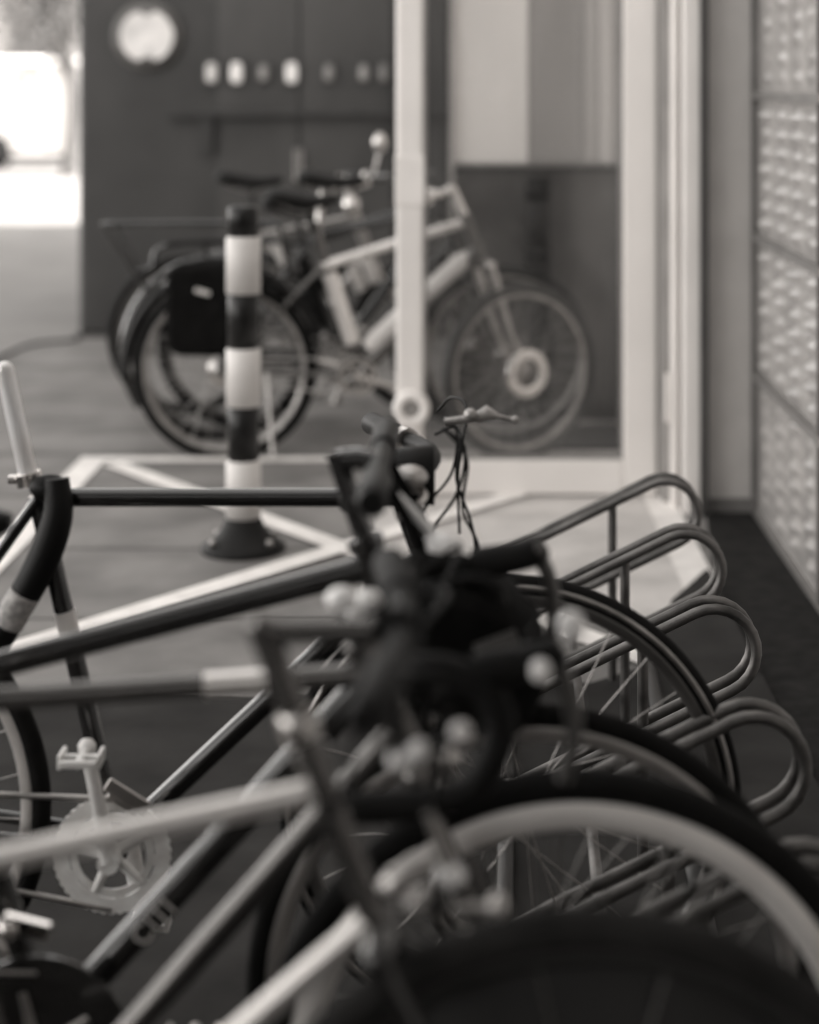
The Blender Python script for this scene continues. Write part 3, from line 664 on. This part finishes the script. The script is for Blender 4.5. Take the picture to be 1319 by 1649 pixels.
# cantilever brake in front of the fork
bp_ = mat('worn_silver', .62, .3, .7, amp=.4, scale=60)
q = MB(); q.tube(curve([G((632, 1428), d-.04), G((650, 1404), d-.045), G((688, 1386), d-.04)], 4), [.012, .012, .011, .009, .007, .008, .009, .009, .008], 12); q.build('brake_caliper', bp_, A, A.location)
MB().tube([G((664, 1460), d-.04), G((684, 1434), d-.04)], [.009, .007], 12).build('brake_shoe', bp_, A, A.location)
MB().tube([G((690, 1310), d-.02), G((724, 1400), d-.02)], [.004, .006], 10).build('brake_arm', steel, A, A.location)
MB().ball(G((725, 1410), d-.02), .0115, 14, (1.2, 1, .9)).build('cable_clamp', mat('glint_pale', .95, .3, .05), A, A.location)
MB().tube([G((640, 1430), d), G((725, 1462), d-.03)], .005, 8).build('brake_arm', plastic, A, A.location)
MB().tube([G((725, 1462), d-.03), G((790, 1464), d-.03)], .005, 10).build('brake_arm', steel, A, A.location)
MB().ball(G((801, 1460), d-.03), .009, 12, (1, 1, 1.3)).build('cable_clamp', bp_, A, A.location)
MB().tube([G((745, 1500), d), G((780, 1530), d)], [.006, .004], 10).build('brake_shoe', steel, A, A.location)
cables(A, [[G((640, 1080), d-.16), G((700, 1090), d-.17), G((720, 1180), d-.1), G((690, 1310), d-.02)], [G((650, 960), d+.16), G((720, 960), d+.1), G((600, 1100), d-.03), G((560, 1250), d-.02), G((500, 1400), d)]], r=.0027)

# ---- bike E: pale e-bike by the kiosk with pannier
random.seed(9)
d = F/430
pe = {k: G(v_, d) for k, v_ in dict(HF=(838, 598), HR=(362, 594), BB=(577, 603), ST=(510, 372), HT=(748, 348), HB=(777, 425), TH=(750, 357), DH=(768, 403), TS=(520, 428)).items()}
E = empty('bicycle', (pe['BB'].x, d, 0), 'pale thick-tubed bicycle in front by the kiosk, black pannier over rear wheel', 'bicycle', BGp)
mk_frame(E, pe, mat('satin_grey', .16, .3, .85, amp=.2, scale=9), rt=.016, rd=.030, rs=.018, rh=.022)
fork(E, pe['HB'], pe['HF'], silver, w=.06, r=.018, rot=R(30), crown_r=.022)
wheel(E, pe['HR'], .345, .042, .024, rubber, steel, steel, hubr=.05)
wheel(E, pe['HF'], .335, .046, .022, mat('sheen_rubber', .035, .5), steel, steel, rot=R(30), hubr=.034, discr=.092)  # front tyre's grey carries a reflection in its colour
q = MB(); q.tube([pe['TS'], pe['TH']], .0195, 14); q.build('top_tube', mat('polished_tube', .75, .25, .5), E, E.location)
q = MB(); a, b_ = G((592, 560), d), G((755, 412), d); q.tube([a, a.lerp(b_, .08), b_.lerp(a, .08), b_], [.030, .038, .038, .028], 16); q.build('battery', pale_paint, E, E.location)
q = MB(); q.tube([G((531, 440), d-.03), G((568, 552), d-.03)], .030, 14); q.build('seat_tube_case', light_paint, E, E.location)
q = MB(); q.tube([G((576, 598), d-.04), G((576, 598), d+.04)], .062, 20); q.build('motor', plastic, E, E.location)
crank(E, pe['BB'], -15, .17, .075, silver, silver); chain(E, pe['BB'], pe['HR'], .07, .04)
q = MB(); q.tube([G((510, 375), d), G((494, 335), d)], .015, 12); q.build('seat_post', plastic, E, E.location)
saddle(E, G((488, 320), d), .27, .17)
q = MB(); q.tube([pe['HT'], G((727, 300), d)], [.018, .016], 12); q.tube([G((727, 302), d), G((712, 312), d)], .014, 10); q.build('stem', light_paint, E, E.location)
flatbar(E, G((712, 312), d), .30, .14, chrome, silver)
# rack with pannier
q = MB(); ya, yb = d-.06, d+.06
for y in (ya, yb):
    q.tube([P(268, 392, y), P(340, 388, y), P(500, 392, y)], .007, 8); q.tube([P(330, 392, y), pe['HR']+Vector((0, y-d, 0))], .006, 8); q.tube([P(400, 392, y), pe['HR']+Vector((0, y-d, 0))], .006, 8)
for x in (270, 330, 400, 480): q.tube([P(x, 391, ya), P(x, 391, yb)], .006, 8)
q.build('carrier', plastic, E, E.location)
q = MB(); rings = []
for t, k in ((0, .84), (.05, .97), (.5, 1.04), (.95, .97), (1, .84)):
    y = d-.07-.14*t; z0, z1 = P(0, 562, d).z, P(0, 418, d).z; xa, xb = P(280, 0, d).x, P(405, 0, d).x; cx_, cz = (xa+xb)/2, (z0+z1)/2
    ring = []
    for i in range(24):
        a = 2*math.pi*i/24; ca, sa = math.cos(a), math.sin(a); e = .35
        ring.append(Vector((cx_+k*(xb-xa)/2*math.copysign(abs(ca)**e, ca), y, cz+k*(z1-z0)/2*math.copysign(abs(sa)**e, sa))))
    rings.append(ring)
q.loft(rings); PN = q.build('pannier', cloth, E, E.location)
q = MB(); q.box(P(326, 470, d-.225), (.055, .006, .016), Matrix.Rotation(R(15), 3, 'Y')); q.build('reflector', pale_paint, PN, E.location)
for a0, a1, hubk, nm in ((20, 190, 'HR', 'mudguard'),):
    q = MB(); hh = pe[hubk]; q.tube([hh+Vector((.372*math.cos(R(a)), 0, .372*math.sin(R(a)))) for a in range(a0, a1, 8)], .017, 8); q.build(nm, plastic, E, E.location)
q = MB(); q.tube([G((430, 600), d-.05), G((440, 735), d-.14)], .008, 8); q.build('kickstand', steel, E, E.location)

# ---- bike F: dark bike with long carrier
d = 7.08; s = F/d
pf = {k: G(v_, d) for k, v_ in dict(HF=(812, 569), HR=(352, 569), BB=(560, 590), ST=(512, 370), HT=(705, 320), HB=(735, 405)).items()}
E = empty('bicycle', (pf['BB'].x, d, 0), 'dark bicycle by the kiosk with long black carrier reaching out behind', 'bicycle', BGp)
mk_frame(E, pf, dark_paint); fork(E, pf['HB'], pf['HF'], dark_paint)
wheel(E, pf['HR'], .345, .04, .02, rubber, rim_dark, steel); wheel(E, pf['HF'], .345, .04, .02, rubber, steel, steel)
crank(E, pf['BB'], 70, .17, .08, steel, steel); chain(E, pf['BB'], pf['HR'], .075, .04)
q = MB(); q.tube([pf['ST'], G((520, 305), d)], .014, 12); q.build('seat_post', silver, E, E.location); saddle(E, G((535, 290), d), .27, .17)
q = MB(); q.tube([pf['HT'], G((690, 285), d), G((700, 275), d)], .014, 12); q.build('stem', black_paint, E, E.location); flatbar(E, G((690, 280), d), .28, .12, black_paint, plastic)
q = MB()
for y in (d-.16, d+.08):
    q.tube(curve([P(166, 364, y), P(180, 361, y), P(300, 359, y), P(452, 360, y)], 3), .011, 8)
    q.tube([P(168, 364, y), P(214, 436, y), P(248, 482, y+.03)], .010, 8)
    q.tube([P(187, 364, y), P(226, 440, y)], .008, 8)
    q.tube(curve([P(214, 436, y), P(245, 430, y), P(268, 395, y), P(450, 388, y)], 4), .009, 8)
    q.tube([P(450, 360, y), pf['HR']+Vector((.3, y-d, .3))], .009, 8)
    q.tube([P(248, 482, y), pf['HR']+Vector((0, (y-d)*.6, 0))], .008, 8)
for x in (168, 240, 320, 400): q.tube([P(x, 361, d-.16), P(x, 361, d+.08)], .008, 8)
q.build('carrier', black_paint, E, E.location)
q = MB(); hh = pf['HR']; q.tube([hh+Vector((.375*math.cos(R(a)), 0, .375*math.sin(R(a)))) for a in range(30, 215, 8)], .018, 8); q.build('mudguard', black_paint, E, E.location)

# ---- bike G: bike at the back with pale forks
d = 7.62
pg = {k: G(v_, d) for k, v_ in dict(HF=(690, 540), HR=(300, 540), BB=(480, 560), ST=(420, 370), HT=(566, 330), HB=(600, 425)).items()}
E = empty('bicycle', (pg['BB'].x, d, 0), 'rearmost bicycle by the kiosk with pale head tube and saddle seen above the bollard', 'bicycle', BGp)
mk_frame(E, pg, steel, rh=.024); fork(E, pg['HB'], pg['HF'], silver, r=.016)
wheel(E, pg['HR'], .335, .04, .02, rubber, rim_dark, steel); wheel(E, pg['HF'], .335, .04, .02, rubber, rim_dark, steel)
crank(E, pg['BB'], 200, .17, .08, steel, steel); chain(E, pg['BB'], pg['HR'], .075, .04)
q = MB(); q.tube([pg['ST'], G((404, 305), d)], .014, 12); q.build('seat_post', black_paint, E, E.location); saddle(E, G((402, 290), d), .28, .17)
q = MB(); q.tube([pg['HT'], G((556, 290), d), G((562, 282), d)], .015, 12); q.build('stem', silver, E, E.location); flatbar(E, G((560, 290), d), .27, .12, black_paint, plastic)
q = MB(); q.ball(G((566, 330), d-.1), .045, 16, (.8, 1, 1)); q.tube([G((566, 330), d-.1), G((560, 320), d)], .01, 8); q.build('headlamp', chrome, E, E.location)
q = MB(); q.ball(G((612, 230), d-.2), .036, 16, (.8, .5, 1.2)); q.tube([G((612, 240), d-.2), G((600, 290), d-.2), G((560, 291), d-.12)], .006, 8); q.build('mirror', silver, E, E.location)

# ---- bike H: dark bicycle squeezed between the others
d = 7.34
ph = {k: G(v_, d) for k, v_ in dict(HF=(760, 556), HR=(385, 556), BB=(545, 572), ST=(488, 385), HT=(655, 318), HB=(682, 405)).items()}
E = empty('bicycle', (ph['BB'].x, d, 0), 'black bicycle squeezed in the tangle by the kiosk, pale bottles on its frame', 'bicycle', BGp)
mk_frame(E, ph, black_paint, rt=.02, rd=.022, rs=.02); fork(E, ph['HB'], ph['HF'], black_paint)
wheel(E, ph['HR'], .335, .045, .02, rubber, rim_dark, steel); wheel(E, ph['HF'], .335, .045, .02, rubber, rim_dark, steel)
crank(E, ph['BB'], 240, .17, .08, steel, steel); chain(E, ph['BB'], ph['HR'], .075, .04)
q = MB(); q.tube([ph['ST'], G((478, 345), d)], .015, 12); q.build('seat_post', black_paint, E, E.location); saddle(E, G((590, 300), d) if 0 else G((475, 332), d), .27, .2)
q = MB(); q.tube([ph['HT'], G((640, 290), d), G((628, 284), d)], .016, 12); q.build('stem', black_paint, E, E.location); flatbar(E, G((628, 286), d), .3, .2, black_paint, plastic)
for (xa, ya, xb, yb) in ((566, 428, 583, 468), (590, 418, 604, 455), (440, 385, 462, 425)):
    q = MB(); q.tube([G((xa, ya), d-.07), G((xb, yb), d-.07)], .026, 14); q.tube([G((xa, ya), d-.07)*1.03+(G((xb, yb), d-.07))*-.03, G((xa, ya), d-.07)], .016, 12); q.build('bottle', mat('bottle_pale', .6, .3, amp=.3), E, E.location)
q = MB(); hh = ph['HR']; q.tube([hh+Vector((.375*math.cos(R(a)), 0, .375*math.sin(R(a)))) for a in range(10, 190, 8)], .024, 8); q.build('mudguard', black_paint, E, E.location)
q = MB(); q.box(G((520, 455), d+.02), (.30, .10, .05), Matrix.Rotation(R(-40), 3, 'Y')).box(G((505, 470), d-.05), (.05, .04, .30), Matrix.Rotation(R(-18), 3, 'Y')); q.build('lock', plastic, E, E.location, bevel=.01)
# ------------------------------------------------------------------ bicycle rack
RK = empty('bicycle_rack', (.1, 3.0, 0), 'galvanised bicycle rack of slanted hairpin hoops in a row along the wall', 'bicycle rack')
th = R(26); u = Vector((math.cos(th), 0, math.sin(th))); nn = Vector((-math.sin(th), 0, math.cos(th)))
def xr_(y): return .4185+(y-2.61)*.030
for y in (1.60, 2.12, 2.61, 3.14, 3.66, 4.14):
    for dy in (-.027, .027):
        ce = Vector((xr_(y), y+dy, .418)); cl = ce-u*.43; r = .074; pts = []
        for i in range(13): a = R(90-180*i/12); pts.append(ce+(u*math.cos(a)+nn*math.sin(a))*r)
        for i in range(13): a = R(-90-180*i/12); pts.append(cl+(u*math.cos(a)+nn*math.sin(a))*r)
        MB().tube(pts, .0095, 12, closed=True).build('hoop', galv, RK, RK.location)
    px_ = xr_(y)-.12
    zt = .418-.074/math.cos(th)-.12*math.tan(th)
    MB().tube([(px_, y, .03), (px_, y, zt+.155)], .010, 10).build('post', galv, RK, RK.location)
for k, (dx, z) in enumerate(((-.03, .025), (-.36, .025))):
    MB().tube([(xr_(1.3)+dx, 1.3, z), (xr_(4.4)+dx, 4.4, z)], .016, 12).build('floor_rail', MATS['rail_dark'], RK, RK.location)
MB().tube([(xr_(1.3)-.215, 1.3, .158), (xr_(4.4)-.215, 4.4, .158)], .010, 12).build('cross_rail', galv, RK, RK.location)
for y in (1.6, 2.61, 4.14):
    MB().tube([(xr_(y)-.36, y+.06, .025), (xr_(y)-.215, y+.06, .158)], .010, 10).build('brace', galv, RK, RK.location)
    

# ------------------------------------------------------------------ roof and wall added out of view to shape the near light
CN = empty('light_blocker', (-2, 0, 2.5), 'added unseen canopy over the near end of the bicycle rack', 'light_blocker')
cn = MB(); cn.bb(-4.2, .93, -.3, 1.7, 2.5, 2.62); cn.build('blocker_slab', mat('light_blocker_dark', .12, .8), CN, CN.location)

RW = empty('rear_blocker', (-1.5, -2.5, 0), 'added unseen wall behind the camera, cuts the light from behind', 'wall')
MB().bb(-5, .93, -2.7, -2.5, 0, 3.0).build('wall', mat('rear_blocker_dark', .07, .9), RW, RW.location)  # wall added out of view to narrow the tube highlights
MB().bb(-5.03, .93, -2.75, -2.45, 3.001, 3.06).build('coping', mat('rear_blocker_dark', .07, .9), RW, RW.location)
